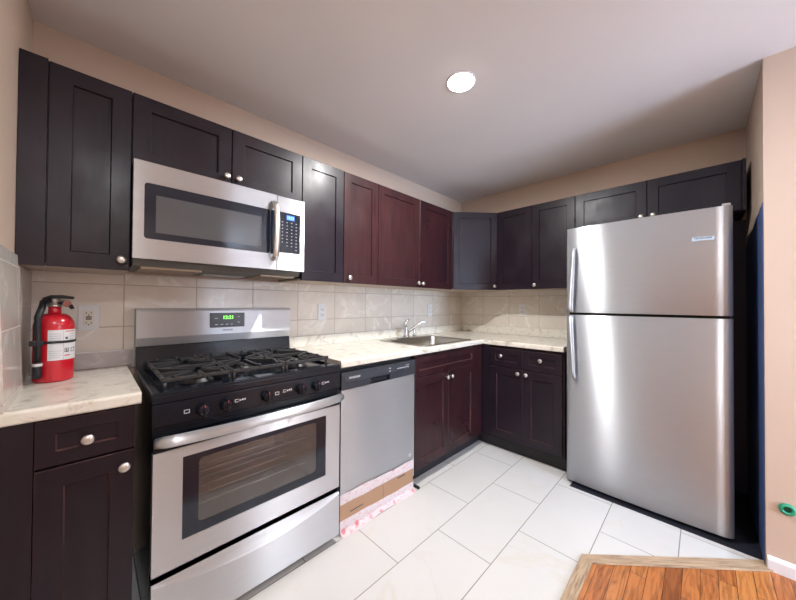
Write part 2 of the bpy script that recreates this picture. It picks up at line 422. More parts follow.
# ================================================================== CABINET PIECES
def door_mesh(mb, w, h, st=.058, t=.019, dep=.008, mi_edge=1):
    """shaker door: local x 0..w, z 0..h, front at y=t"""
    def ring(i, y): return [(i, y, i), (w-i, y, i), (w-i, y, h-i), (i, y, h-i)]
    e = .0018
    R = [ring(0, 0), ring(0, t-e), ring(e, t), ring(st, t), ring(st+.0035, t-dep)]
    t_ = bmesh.new(); V = [[t_.verts.new(p) for p in r] for r in R]
    for i in range(len(V)-1):
        for k in range(4):
            fc = t_.faces.new((V[i][k], V[i][(k+1) % 4], V[i+1][(k+1) % 4], V[i+1][k]))
            if i in (1, 3): fc.material_index = mi_edge
    t_.faces.new(V[-1]); t_.faces.new(V[0][::-1])
    mb._add(t_)
    return mb
def knob_mesh(mb, x, z, y0):
    mb.lathe([(.0065, 0), (.0055, .004), (.005, .012), (.0075, .014), (.0145, .018), (.0158, .022), (.0140, .026), (.008, .0285), (.001, .0292)], (x, y0, z), (0, 1, 0), 20)
def add_door(parent, origin, facing, w, h, knob=None, mat='espresso', name='door', st=.058, label=None, g=.0015):
    m = face_matrix(origin, facing)
    mm = m @ Matrix.Translation((g, .0005, g))
    d = obj(name, door_mesh(MB(mm), w-2*g, h-2*g, st), [mat, 'worn' if origin[2] < 1 else mat], parent, label)
    if knob:
        kb = MB(m); knob_mesh(kb, knob[0], knob[1], .0195); obj('knob', kb, 'nickel', d)
    return d
UB, UT = 1.351, 2.089; UDP = .305
def box_obj(name, parent, mat, *a, **k): return obj(name, MB().box(*a, **k), mat, parent)

# ---- wall cabinets on the left-hand run (front faces -y)
def upper_A(x0, x1, z0, z1, label, doors, filler=None, mat='espresso', cat='cabinet', under=True):
    t = thing('wall_cabinet', label, cat, ((x0+x1)/2, -.15, z0))
    box_obj('body', t, mat, x0+.0005, x1-.0005, -UDP, -.011, z0+(.012 if under else 0), z1)
    if under: box_obj('underside', t, 'maple', x0+.001, x1-.001, -UDP+.002, -.012, z0+.001, z0+.0115)
    if filler: box_obj('filler_panel', t, mat, filler[0]+.0005, filler[1]-.0005, -UDP-.018, -UDP-.0005, z0, z1)
    for (a, b, kn, dm) in doors:
        add_door(t, (a, -UDP, z0), FA, b-a, z1-z0-.004, kn, dm or mat)
    return t
hk = .036
upper_A(XC+.0008, -2.9170, UB-.006, UT, 'tall dark wall cabinet at the far left, above the red extinguisher', [(-3.145, -2.9175, (.2275-.026, hk+.006), None)], (XC+.001, -3.146))
upper_A(-2.9165, -2.1635, 1.786, UT, 'short two-door dark cabinet directly above the microwave', [(-2.9165, -2.541, (.3755-.026, .050), None), (-2.541, -2.1635, (.028, .050), None)], under=False)
upper_A(-2.1625, -1.8690, UB, UT, 'narrow dark wall cabinet right of the microwave, no knob, bright sheen', [(-2.1625, -1.869, None, None)])
upper_A(-1.8685, -1.5680, UB, UT, 'narrow reddish-brown wall cabinet with one knob at its lower left', [(-1.8685, -1.568, (.040, hk), 'espresso_lamplit')], mat='espresso_lamplit')
upper_A(-1.5675, -.6500, UB, UT, 'wide two-door reddish-brown wall cabinet above the sink', [(-1.5675, -1.112, (.4555-.026, hk), 'espresso_lamplit'), (-1.112, -.650, (.028, hk), 'espresso_wine')], mat='espresso_wine')
# ---- diagonal corner cabinet
t = thing('corner_wall_cabinet', 'angled dark corner wall cabinet with a single door', 'cabinet', (-.25, -.25, UB))
A0 = Vector((-.632, -.305, 0)); B0 = Vector((-.305, -.600, 0))
pl = [(-.648, -.011), (-.648, -.305), (-.632, -.305), (-.305, -.600), (-.305, -.604), (-.011, -.604), (-.011, -.011)]
obj('body', MB().prism([(x, y, UB+.012) for x, y in pl], (0, 0, UT-UB-.012)), 'espresso', t)
obj('underside', MB().prism([(x*.99, y*.99, UB+.001) for x, y in pl], (0, 0, .0105)), 'maple', t)
u = (B0-A0).normalized(); n = Vector((u.y, -u.x, 0)); n = n if n.dot(Vector((-1, -1, 0))) > 0 else -n
L = (B0-A0).length
add_door(t, tuple(A0+u*.012+Vector((0, 0, UB))), n, L-.02, UT-UB-.004, (L-.05, hk), 'espresso', label=None)
# ---- wall cabinets on the right-hand run (front faces -x)
def upper_B(y0, y1, z0, z1, label, doors, under=True, mat='espresso'):
    t = thing('wall_cabinet', label, 'cabinet', (-.15, (y0+y1)/2, z0))
    box_obj('body', t, mat, -UDP, -.011 if z0 < 1.5 else -.001, y0+.0005, y1-.0005, z0+(.012 if under else 0), z1)
    if under: box_obj('underside', t, 'maple', -UDP+.002, -.012, y0+.001, y1-.001, z0+.001, z0+.0115)
    for (a, b, kn) in doors: add_door(t, (-UDP, a, z0), FB, a-b, z1-z0-.004, kn, mat)
    return t
upper_B(-1.2665, -.6050, UB, UT, 'two-door dark wall cabinet between the angled corner and the fridge', [(-.606, -.930, None), (-.930, -1.2665, (.028, hk))])
t = upper_B(-2.168, -1.2675, 1.786, UT, 'short two-door dark cabinet above the fridge', [(-1.268, -1.712, (.444-.032, .048)), (-1.712, -2.150, (.032, .048))], under=False, mat='espresso_bluecast')
box_obj('filler_panel', t, 'espresso_bluecast', -UDP-.0185, -UDP-.0005, -2.167, -2.1505, 1.786, UT)

# ---- base cabinets
BD = .61; BT = .8755; TK = .10
def base_A(x0, x1, label, parts, filler=None, mat='espresso'):
    t = thing('base_cabinet', label, 'cabinet', ((x0+x1)/2, -.3, 0))
    return t
t = thing('base_cabinet', 'dark base cabinet at the far left, under the short counter piece', 'cabinet', (-3.06, -.3, 0))
box_obj('body', t, 'espresso', XC+.001, -2.9175, -BD, -.012, TK, BT)
box_obj('toe_kick', t, 'kick', XC+.001, -2.9175, -BD+.07, -BD+.08, 0.001, TK)
box_obj('filler_panel', t, 'espresso', XC+.001, -3.1385, -BD-.019, -BD-.0005, TK, BT-.002)
add_door(t, (-3.138, -BD, .733), FA, .2205, .138, (.109, .064), name='drawer', st=.040)
add_door(t, (-3.138, -BD, TK+.005), FA, .2205, .624, (.194, .576))
# sink base
t = thing('sink_base_cabinet', 'two-door wine-dark base cabinet under the sink', 'cabinet', (-1.1, -.3, 0))
sb = MB().box(-1.503, -1.485, -BD, -.012, TK, BT).box(-.70, -.645, -BD, -.012, TK, BT).box(-1.485, -.70, -BD, -.012, TK, TK+.018).box(-1.485, -.70, -.03, -.012, TK+.018, BT).box(-1.485, -.70, -BD, -BD+.018, TK+.018, BT)
obj('body', sb, 'espresso_wine', t)
box_obj('toe_kick', t, 'kick', -1.503, -.56, -BD+.05, -BD+.06, .001, TK)
add_door(t, (-1.503, -BD, .722), FA, .753, .140, None, 'espresso_wine', 'false_drawer_front', .042)
add_door(t, (-1.503, -BD, TK+.004), FA, .375, .616, (.349, .572), 'espresso_wine')
add_door(t, (-1.128, -BD, TK+.004), FA, .378, .616, (.028, .572), 'espresso_wine')
box_obj('filler_panel', t, 'espresso_wine', -.749, -.6305, -BD-.015, -BD-.0005, TK, BT-.002)
box_obj('foot', t, 'black_matte', -1.500, -1.485, -.66, -.60, .001, .014)
# base cabinet between corner and fridge
t = thing('base_cabinet', 'dark base cabinet with two drawers over two doors, left of the fridge', 'cabinet', (-.3, -.95, 0))
box_obj('body', t, 'espresso', -BD, -.012, -1.2765, -.6115, TK, BT)
box_obj('toe_kick', t, 'kick', -BD+.05, -BD+.06, -1.2765, -.56, .001, TK)
box_obj('filler_panel', t, 'espresso', -BD-.015, -BD-.0005, -.699, -.6305, TK, BT-.002)
add_door(t, (-BD, -.700, .704), FB, .283, .150, (.105, .090), name='drawer', st=.045)
add_door(t, (-BD, -.983, .704), FB, .283, .150, (.135, .090), name='drawer', st=.045)
add_door(t, (-BD, -.700, TK+.020), FB, .283, .580, (.246, .550))
add_door(t, (-BD, -.983, TK+.020), FB, .283, .580, (.028, .550))

# ================================================================== COUNTERTOPS
CT = .914; CB = .876; CF = .638
def nose():
    r = .010; p = [(r+.01, CB), (.004, CB), (0, CB+.005)]
    for k in range(5):
        a = math.pi*(1-.5*k/4); p.append((r+r*math.cos(a), CT-r+r*math.sin(a)))
    return p+[(r+.01, CT)]
t = thing('countertop', 'L-shaped cream granite countertop around the sink', 'countertop', (-.9, -.35, CB))
m = MB(); NO = nose()
st = [lambda d: (-2.096, -CF+d), lambda d: (-CF+d, -CF+d), lambda d: (-CF+d, -1.277)]
m.grid([[(*s_(d), z) for d, z in NO] for s_ in st], smooth=False)
fy = -CF+.020
m.poly([(*st[0](d), z) for d, z in NO][::-1]); m.poly([(*st[2](d), z) for d, z in NO])
# slab around the sink cut-out
SX0, SX1, SY0, SY1 = -1.372, -.735, -.595, -.095
HX0, HX1, HY0, HY1 = SX0+.015, SX1-.015, SY0+.015, SY1-.015
for a in ((-2.096, HX0, fy, -.011), (HX1, -.011, fy, -.011), (HX0, HX1, fy, HY0), (HX0, HX1, HY1, -.011), (fy, -.011, -1.277, fy)):
    m.box(*a, CB, CT)
obj('slab', m, 'counter', t)
m = MB().box(-2.096, -.0115, -.030, -.0115, CT+.0005, .988, bev=.003).box(-.030, -.0115, -1.277, -.0305, CT+.0005, .988, bev=.003)
obj('backsplash_lip', m, 'counter', t)
t = thing('countertop', 'short cream granite countertop piece under the red extinguisher', 'countertop', (-3.05, -.32, CB))
m = MB(); pr = [(d, z) for d, z in NO]
m.grid([[(x, -CF+d, z) for d, z in pr] for x in (XC+.001, -2.903)], smooth=False)
m.poly([(-2.903, -CF+d, z) for d, z in pr])
m.box(XC+.001, -2.903, fy, -.0115, CB, CT)
obj('slab', m, 'counter', t)
box_obj('backsplash_lip', t, 'splash_grey', XC+.0235, -2.8825, -.026, -.0115, CT+.0005, .990, bev=.002)

# ================================================================== SINK + FAUCET
t = thing('sink', 'stainless steel drop-in sink set into the long countertop', 'sink', (-1.05, -.35, CT))
def rr(x0, x1, y0, y1, r, z, seg=5):
    o = []
    for cx, cy, a0 in ((x1-r, y1-r, 0), (x0+r, y1-r, 90), (x0+r, y0+r, 180), (x1-r, y0+r, 270)):
        for k in range(seg+1):
            a = math.radians(a0+90*k/seg); o.append((cx+r*math.cos(a), cy+r*math.sin(a), z))
    return o
bx0, bx1, by0, by1 = SX0+.035, SX1-.035, SY0+.035, SY1-.095
rows = [rr(SX0, SX1, SY0, SY1, .03, CT+.0006), rr(SX0+.002, SX1-.002, SY0+.002, SY1-.002, .03, CT+.004), rr(SX0+.012, SX1-.012, SY0+.012, SY1-.012, .025, CT+.005),
        rr(bx0-.004, bx1+.004, by0-.004, by1+.004, .06, CT+.003), rr(bx0, bx1, by0, by1, .06, CT-.004), rr(bx0+.012, bx1-.012, by0+.012, by1-.012, .055, CT-.13),
        rr(bx0+.025, bx1-.025, by0+.025, by1-.025, .05, CT-.155), rr(bx0+.06, bx1-.06, by0+.06, by1-.06, .04, CT-.162)]
m = MB(); m.grid(rows, close_v=True); m.poly(rows[-1])
obj('basin', m, 'sink_steel', t, recalc=True)
m = MB().lathe([(.045, 0), (.045, .003), (.036, .004), (.030, -.004+.005), (.001, .001)], (-1.05, -.33, CT-.1618))
obj('drain', m, 'chrome', t)
t = thing('faucet', 'chrome single-lever faucet with a side sprayer behind the sink', 'faucet', (-1.06, -.14, CT+.005))
zf = CT+.0055
m = MB().box(-1.175, -.945, -.165, -.115, zf, zf+.010, bev=.004)
m.lathe([(.030, 0), (.028, .012), (.023, .020), (.022, .055), (.018, .065)], (-1.075, -.14, zf+.009)); obj('base', m, 'chrome', t)
m = MB().tube([(-1.072, -.140, zf+.040), (-1.055, -.150, zf+.055), (-.985, -.193, zf+.110), (-.948, -.216, zf+.137), (-.936, -.223, zf+.140), (-.929, -.228, zf+.134), (-.928, -.229, zf+.116)], [.014, .013, .011, .0105, .011, .011, .0115]); obj('spout', m, 'chrome', t)
m = MB().lathe([(.019, 0), (.019, .018), (.012, .026)], (-1.075, -.14, zf+.072)).tube([(-1.075, -.14, zf+.092), (-1.078, -.135, zf+.125), (-1.066, -.14, zf+.150), (-1.045, -.15, zf+.158)], [.010, .009, .009, .007], flat=.7); obj('lever', m, 'chrome', t)
m = MB().lathe([(.017, 0), (.015, .010), (.010, .014), (.011, .045), (.013, .060), (.006, .066)], (-.972, -.14, zf+.0095)); obj('sprayer', m, 'chrome', t)

# ================================================================== OUTLETS
def outlet(pos, facing, label, gfci=False, w=.070, h=.115, body='plate', grp=None):
    t = thing('wall_outlet', label, 'outlet', pos)
    fm = face_matrix(pos, facing)
    obj('cover_plate', MB(fm).box(-w/2, w/2, .0, .006, -h/2, h/2, bev=.0025), body, t)
    m = MB(fm)
    if gfci:
        obj('receptacle', MB(fm).box(-.0165, .0165, .0055, .0085, -.034, .034, bev=.001), 'plate_ivory', t)
        sl_ = [(-.009, -.0065, .0082, .0090, z-.004, z+.004) for z in (.022, -.022)]+[(.0065, .009, .0082, .0090, z-.004, z+.004) for z in (.022, -.022)]
        bt_ = [(-.009, .009, .0082, .0092, .001, .007), (-.009, .009, .0082, .0092, -.008, -.002)]
        gr_ = [.013, -.031]
    else:
        marks('receptacle', [(-.0165, .0165, .0055, .0080, .005, .033), (-.0165, .0165, .0055, .0080, -.033, -.005)], body, t, fm, .001)
        sl_ = [(-.009, -.0060, .0078, .0086, z-.004, z+.005) for z in (.020, -.018)]+[(.0060, .009, .0078, .0086, z-.004, z+.005) for z in (.020, -.018)]
        bt_ = []; gr_ = [.011, -.027]
    m.b.free(); marks('slot', sl_, 'slot', t, fm); marks('test_button', bt_, 'slot', t, fm)
    for z in gr_: obj('ground_hole', MB(fm).cyl((0, .0078, z), (0, .0089, z), .0028, 8), 'slot', t)
    return t
outlet((-3.034, -.0105, 1.145), FA, 'white outlet with centre test buttons, beside the red extinguisher', True, .068, .112)
outlet((-1.835, -.0105, 1.153), FA, 'white outlet on the tile just right of the range', False)
outlet((-.590, -.0105, 1.155), FA, 'pale outlet on the tile behind the sink faucet', False)
outlet((-.0105, -.718, 1.163), FB, 'outlet on the right-hand tile wall between corner and fridge', False)

# ================================================================== CEILING LAMP
LX, LY = -1.662, -1.081
t = thing('ceiling_light', 'round lit flush ceiling light in the middle of the ceiling', 'ceiling light', (LX, LY, H))
m = MB().lathe([(.078, 0), (.078, .003), (.074, .006), (.070, .006), (.068, .004), (.001, .004)], (LX, LY, H-.0005), (0, 0, -1), 40); obj('rim', m, 'white_trim', t)
M['lamp'] = plain('lit_diffuser', (1, 1, 1), .4, emit=(1, .97, .93), es=14)
m = MB().lathe([(.0675, 0), (.066, .004), (.045, .011), (.020, .014), (.001, .0145)], (LX, LY, H-.0055), (0, 0, -1), 40); obj('diffuser', m, 'lamp', t)
area('ceiling_lamp_light', (LX, LY, H-.024), (0, 0, 0), .09, .09, 27, (1, .985, .97), 'DISK')

# ================================================================== RANGE
RX0, RX1, RY = -2.877, -2.117, -.66
t = thing('gas_range', 'freestanding stainless and black gas range with five burners', 'range', (-2.497, -.35, 0))
bd = MB().box(RX0+.004, RX0+.034, RY+.045, -.045, .045, .865).box(RX1-.034, RX1-.004, RY+.045, -.045, .045, .865).box(RX0+.034, RX1-.034, -.09, -.045, .045, .865).box(RX0+.034, RX1-.034, RY+.045, -.09, .045, .32).box(RX0+.034, RX1-.034, RY+.045, -.09, .70, .865)
obj('body', bd, 'black', t)
# cooktop: a pan with a raised rim
m = MB().box(RX0, RX1, RY+.004, -.045, .866, .893, bev=.004)
m.box(RX0, RX1, RY+.002, RY+.055, .892, .905, bev=.004).box(RX0, RX0+.028, RY+.05, -.11, .892, .905, bev=.003).box(RX1-.028, RX1, RY+.05, -.11, .892, .905, bev=.003)
cook = obj('cooktop', m, 'black', t)
# burners
BUR = [(-2.715, -.50, .048), (-2.715, -.235, .036), (-2.497, -.37, .042), (-2.279, -.50, .042), (-2.279, -.235, .036)]
for bx_, by_, br_ in BUR:
    b_ = obj('burner', MB().lathe([(br_+.012, 0), (br_+.010, .008), (br_, .010), (br_, .018)], (bx_, by_, .893), seg=28), 'iron', t)
    obj('burner_cap', MB().lathe([(br_-.004, 0), (br_-.002, .006), (br_-.008, .010), (.001, .011)], (bx_, by_, .911), seg=28), 'iron', b_)
# grates: three cast-iron grids
def bar(m, a, b, w=.011, h=.014): 
    a = Vector(a); b = Vector(b); d = (b-a).normalized(); s_ = Vector((-d.y, d.x, 0))*w/2
    m.prism([a-s_, a+s_, b+s_, b-s_], (0, 0, h), bev=.002)
def grate(x0, x1, burners):
    m = MB(); y0, y1 = -.600, -.130; z = .926
    for x in (x0+.006, x1-.006): bar(m, (x, y0, z), (x, y1, z))
    for y in (y0+.006, y1-.006): bar(m, (x0, y, z), (x1, y, z))
    if len(burners) == 2: bar(m, (x0, (y0+y1)/2, z), (x1, (y0+y1)/2, z))
    for bx_, by_ in burners:
        for k in range(4):
            a = math.pi/4+k*math.pi/2; c, s_ = math.cos(a), math.sin(a)
            ex = x0 if c < 0 else x1
            R_ = abs((ex-bx_)/c); ey = by_+s_*R_; ey = max(y0, min(y1, ey))
            bar(m, (bx_+c*.028, by_+s_*.028, z+.002), (ex, ey, z+.002), .010, .016)
        bar(m, (x0, by_, z+.002), (bx_-.030, by_, z+.002), .010, .016); bar(m, (bx_+.030, by_, z+.002), (x1, by_, z+.002), .010, .016)
        yn = y0 if by_ < (y0+y1)/2+.01 else y1
        bar(m, (bx_, yn, z+.002), (bx_, by_+(.03 if yn > by_ else -.03), z+.002), .010, .016)
        if len(burners) == 1: bar(m, (bx_, y1, z+.002), (bx_, by_+.03, z+.002), .010, .016)
    # upturned teeth along the front and sides
    for k in range(3):
        x = x0+(x1-x0)*(k+.5)/3; m.box(x-.005, x+.005, y0, y0+.020, z+.008, z+.022, bev=.002); m.box(x-.005, x+.005, y1-.020, y1, z+.008, z+.022, bev=.002)
    for x in (x0+.008, x1-.008):
        for y in (y0+.008, y1-.008): m.cyl((x, y, .8935), (x, y, z+.002), .007, 10)
    return obj('grate', m, 'iron', t)
grate(-2.842, -2.612, [BUR[0][:2], BUR[1][:2]]); grate(-2.610, -2.384, [BUR[2][:2]]); grate(-2.382, -2.152, [BUR[3][:2], BUR[4][:2]])
# control panel and knobs
obj('control_panel', MB().box(RX0, RX1, RY, RY+.045, .787, .865, bev=.003), 'black', t)
FR = lambda x, z, y=RY: face_matrix((x, y, z), FA)
for kx in (-2.728, -2.650, -2.493, -2.338, -2.257):
    fm = FR(kx, .822)
    k = obj('knob', MB(fm).lathe([(.024, .0004), (.0235, .006), (.020, .009), (.019, .024), (.016, .027), (.001, .0275)], (0, 0, 0), (0, 1, 0), 24).box(-.0055, .0055, .006, .033, -.024, .022, bev=.002), 'black', t)
    obj('pointer_mark', MB(fm).box(-.0010, .0010, .0325, .0335, .012, .021), 'ink_red', k)
for x, z, s_ in ((-2.778, .824, 1), (-2.598, .826, 2), (-2.447, .822, 1), (-2.400, .826, 2), (-2.205, .826, 2)):
    mk = MB(FR(x, z))
    if s_ == 1: mk.box(-.009, .009, 0, .0006, -.007, -.0045).box(-.009, .009, 0, .0006, .0045, .007).box(-.009, -.0065, 0, .0006, -.007, .007).box(.0065, .009, 0, .0006, -.007, .007)
    else:
        mk.box(-.020, -.006, 0, .0006, -.006, -.004).box(-.020, -.006, 0, .0006, .004, .006).box(-.020, -.018, 0, .0006, -.006, .006).box(-.003, .003, 0, .0006, -.003, .003).box(.006, .013, 0, .0006, -.002, .004).box(.016, .020, 0, .0006, -.003, .005)
    obj('burner_mark', mk, 'print_white', t)
# vent strip under the panel
m = MB().box(RX0+.004, RX1-.004, RY+.012, RY+.04, .752, .786)
for k in range(3): m.box(RX0+.006, RX1-.006, RY+.004, RY+.014, .755+k*.010, .7595+k*.010, bev=.001)
obj('vent_strip', m, 'black', t)
# oven door
dz0, dz1 = .282, .745
m = MB(); wx0, wx1, wz0, wz1 = -2.788, -2.200, .370, .664; yf, yb = RY-.002, RY+.036
for a in ((RX0+.004, wx0, dz0, .700), (wx1, RX1-.004, dz0, .700), (wx0, wx1, dz0, wz0), (wx0, wx1, wz1, .700)):
    m.box(a[0], a[1], yf, yb, a[2], a[3])
dr = obj('oven_door', m, 'steel', t)
obj('door_top_cap', MB().box(RX0+.003, RX1-.003, RY-.003, RY+.036, .7003, .750, bev=.004), 'black', dr)
m = MB()   # printed black border of the glass
ix0, ix1, iz0, iz1 = -2.738, -2.250, .405, .645
fr_o = rr(wx0+.0004, wx1-.0004, wz0+.0004, wz1-.0004, .006, 0, 4); fr_i = rr(ix0, ix1, iz0, iz1, .018, 0, 4)
cv = lambda ring, y: [(p[0], y, p[1]) for p in ring]
m.grid([cv(fr_o, yf+.012), cv(fr_o, yf+.0015), cv(fr_i, yf+.0015), cv(fr_i, yf+.005), ], smooth=False, close_v=True)
win = obj('oven_window', m, 'glass_black', dr)
g_ = MB(); g_.prism(cv(fr_i, yf+.0045), (0, .004, 0)); obj('glass', g_, 'oven_glass', win)
m = MB().box(ix0-.03, ix1+.03, -.105, -.100, .34, .69).box(ix0-.03, ix1+.03, RY+.05, -.1, .325, .33)
M['oven_liner'] = plain('oven_enamel', (.10, .085, .08), .35)
obj('oven_liner', m, 'oven_liner', t)
for z in (.44, .56):
    m = MB()
    for k in range(8): m.cyl((RX0+.04, RY+.06+k*.065, z), (RX1-.04, RY+.06+k*.065, z), .003, 8)
    m.cyl((RX0+.05, RY+.06, z-.005), (RX0+.05, -.12, z-.005), .003, 8).cyl((RX1-.05, RY+.06, z-.005), (RX1-.05, -.12, z-.005), .003, 8)
    obj('oven_rack', m, 'chrome', t)
# bowed door handle
pts = []; N = 24
for k in range(N+1):
    s_ = k/N; x = RX0+.006+(RX1-RX0-.012)*s_; q = 4*s_*(1-s_)
    pts.append((x, RY-.024-.026*q**.6, .744-.004*q))
m = MB().tube(pts, [.0205 if 0 < k < N else .017 for k in range(N+1)], 16, flat=.95, up=(0, 0, 1))
m.box(RX0+.008, RX0+.030, RY-.024, RY-.002, .732, .752, bev=.003).box(RX1-.030, RX1-.008, RY-.024, RY-.002, .732, .752, bev=.003)
obj('handle', m, 'steel', dr)
# storage drawer with arched pull lip
z0_, z1_ = .040, .256; nx = 40; rows = []
for i in range(nx+1):
    s_ = i/nx; x = RX0+.004+(RX1-RX0-.008)*s_; arc = z1_-.006-.050*(1-(2*s_-1)**2)
    yo = RY-.006
    rows.append([(x, RY+.030, z0_), (x, yo+.002, z0_), (x, yo, z0_+.004), (x, yo, arc-.006), (x, yo+.0015, arc), (x, yo+.006, arc+(z1_-arc)*.5), (x, yo+.009, z1_), (x, RY+.030, z1_)])
m = MB(); m.grid(rows, smooth=False); m.poly(rows[0]); m.poly(rows[-1])
m.poly([rows[0][0], rows[-1][0], rows[-1][-1], rows[0][-1]])
obj('storage_drawer', m, 'steel', t)
for x in (RX0+.05, RX1-.035):
    for y in (RY+.075, -.12): obj('foot', MB().lathe([(.018, 0), (.018, .012), (.008, .014), (.008, .046)], (x, y, .0005), seg=14), 'black_matte', t)
# backguard
bgp = [(-.012, .895), (-.105, .895), (-.090, .975), (-.084, 1.0045), (-.012, 1.0045)]
obj('backguard_base', MB().prism([(RX0+.002, y, z) for y, z in bgp], (RX1-RX0-.004, 0, 0), bev=.003), 'black', t)
bgp = [(-.012, 1.005), (-.083, 1.005), (-.102, 1.046), (-.094, 1.172), (-.086, 1.184), (-.012, 1.186)]
bg = obj('backguard', MB().prism([(RX0, y, z) for y, z in bgp], (RX1-RX0, 0, 0), bev=.002), 'steel', t)
tilt = Matrix.Rotation(math.radians(-2.8), 4, 'X')
fm = face_matrix((-2.486, -.0975, 1.121), FA)
dp = obj('display_panel', MB(fm).box(-.088, .088, -.001, .0035, -.040, .040, bev=.002), 'dw_console', bg)
lettering('12:21', fm @ Matrix.Translation((.002, .0042, .014)), .026, 'led_green', dp, 'clock_digits', 'green lit clock digits', bold=.0006)
mk = []
for x, z, ww in ((-.058, .010, .016), (.056, .018, .010), (.056, -.014, .010), (-.056, -.024, .014), (-.030, -.024, .014), (-.004, -.024, .014), (.020, -.024, .010)):
    mk.append((x-ww/2, x+ww/2, .0034, .0040, z-.002, z+.002))
marks('button', mk, 'grey_print', dp, fm)
lettering('FRIGIDAIRE', face_matrix((-2.486, -.1020, 1.066), FA), .010, 'ink', bg, bold=.0002)

# ================================================================== MICROWAVE
t = thing('microwave', 'over-the-range stainless microwave with black glass window and keypad', 'microwave', (-2.54, -.2, 1.39))
MX0, MX1, MY, MZ0, MZ1 = -2.9155, -2.186, -.40, 1.392, 1.7845
obj('body', MB().box(MX0+.001, MX1-.003, -.372, -.0115, MZ0+.006, MZ1, bev=.002), 'black_matte', t)
XS = -2.343
m = MB(); a0, a1, c0, c1 = -2.882, -2.378, 1.474, 1.700
R0 = rr(a0, a1, c0, c1, .012, 0, 4)
out = []
for p in R0:   # outer rectangle following the same vertex count
    out.append((MX0 if p[0] < (a0+a1)/2 else XS-.001, MZ0 if p[1] < (c0+c1)/2 else MZ1))
m2 = MB()
cvy = lambda ring, y: [(p[0], y, p[1]) for p in ring]
m2.grid([cvy(out, -.371), cvy(out, MY), cvy(R0, MY), cvy(R0, MY+.006)], smooth=False, close_v=True)
md = obj('door', m2, 'steel', t)
gm = MB(); R1 = rr(a0, XS-.0015, c0, c1, .012, 0, 4)
gm.prism(cvy(R0, MY+.0015), (0, .010, 0)); g_ = obj('door_glass', gm, 'glass_black', md)
gm = MB().box(-2.845, -2.421, MY-.0003, MY+.0012, 1.502, 1.655, bev=.0003); obj('screen', gm, 'mw_screen', g_, 'grey see-through window screen')
obj('glass_trim', MB().box(a1+.001, XS-.0035, MY-.001, MY-.0001, c0, c1), 'glass_black', md)
pts = [(-2.362, MY-.004, 1.742), (-2.362, MY-.030, 1.727)]+[(-2.362, MY-.036-.014*math.sin(math.pi*k/10), 1.715-(1.715-1.470)*k/10) for k in range(11)]+[(-2.362, MY-.030, 1.457), (-2.362, MY-.004, 1.444)]
obj('handle', MB().tube(pts, .0155, 14, flat=.55, up=(0, 1, 0)), 'nickel', md)
cp = obj('control_panel', MB().box(XS+.001, MX1, MY, -.371, MZ0, MZ1, bev=.003), 'steel', t)
kp = obj('keypad', MB().box(-2.337, -2.213, MY-.0015, MY+.002, 1.487, 1.702, bev=.001), 'glass_black', cp)
obj('display', MB().box(-2.292, -2.248, MY-.0022, MY-.0014, 1.664, 1.690), 'led_blue', kp)
lettering('12:21', face_matrix((-2.270, MY-.0024, 1.677), FA), .018, 'led_pale', kp, 'clock_digits', 'pale blue clock digits')
mk = []
for r_ in range(9):
    for c_ in range(4):
        if (r_ > 6 and c_ in (0,)) or (r_ == 8 and c_ != 3): continue
        x = -2.315+c_*.026; z = 1.650-r_*.018
        mk.append((x-.0035, x+.0035, MY-.0021, MY-.0014, z-.0018, z+.0018))
marks('key', mk, 'grey_print', kp)
# underside with two grease filters and lamp cover
ub = MB().prism([(MX0+.004, -.372, 1.397), (MX0+.004, -.350, 1.368), (MX0+.004, -.014, 1.362), (MX0+.004, -.014, 1.397)], (MX1-MX0-.012, 0, 0))
M['mw_under'] = plain('microwave_underside', (.11, .11, .105), .5)
us = obj('underside', ub, 'mw_under', t)
for x0, x1, mt in ((-2.885, -2.665, 'maple'), (-2.40, -2.215, 'maple')):
    fl = MB().box(x0, x1, -.335, -.08, 1.3585, 1.3675)
    for k in range(10): fl.box(x0+.006+k*(x1-x0-.012)/10, x0+.014+k*(x1-x0-.012)/10, -.330, -.085, 1.3570, 1.3590)
    obj('grease_filter', fl, M.setdefault('filter', plain('filter_mesh', (.36, .29, .22), .5, .3)), us)
obj('lamp_cover', MB().box(-2.62, -2.42, -.16, -.08, 1.3590, 1.3655, bev=.002), 'grey_print', us)

# ================================================================== DISHWASHER
t = thing('dishwasher', 'stainless dishwasher with dark control strip between range and sink cabinet', 'dishwasher', (-1.80, -.3, 0))
DX0, DX1, DY = -2.090, -1.510, -.63
obj('tub', MB().box(DX0+.004, DX1-.004, DY+.035, -.03, .03, .868), 'black_matte', t)
obj('door_panel', MB().box(DX0, DX1, DY, DY+.033, .085, .7555, bev=.003), 'steel', t)
m = MB().box(DX0, DX1, DY+.001, DY+.033, .7595, .792, bev=.002).box(DX0, DX1, DY-.004, DY+.033, .795, .850, bev=.003)
# console with pocket handle recess
m = MB()
for a in ((DX0, -1.890, .7565, .850), (-1.738, DX1, .7565, .850), (-1.890, -1.738, .790, .850)): m.box(a[0], a[1], DY-.003, DY+.033, a[2], a[3])
m.box(-1.890, -1.738, DY+.022, DY+.033, .7565, .790)
cs = obj('control_strip', m, 'dw_console', t)
obj('pocket_lip', MB().box(-1.888, -1.740, DY-.0035, DY+.004, .780, .789, bev=.002), 'black', cs)
obj('console_inset', MB().box(DX0+.016, -1.545, DY-.0045, DY-.0028, .795, .843, bev=.001), plain('dishwasher_inset', (.045, .053, .066), .25), cs)
lettering('FRIGIDAIRE', face_matrix((-2.005, DY-.0046, .816), FA), .015, 'print_white', cs, bold=.0002)
mk = [(x-.003, x+.003, DY-.0052, DY-.0044, .822, .828) for x in (-1.745, -1.735)]+[(-1.747, -1.732, DY-.0052, DY-.0044, .806, .810)]
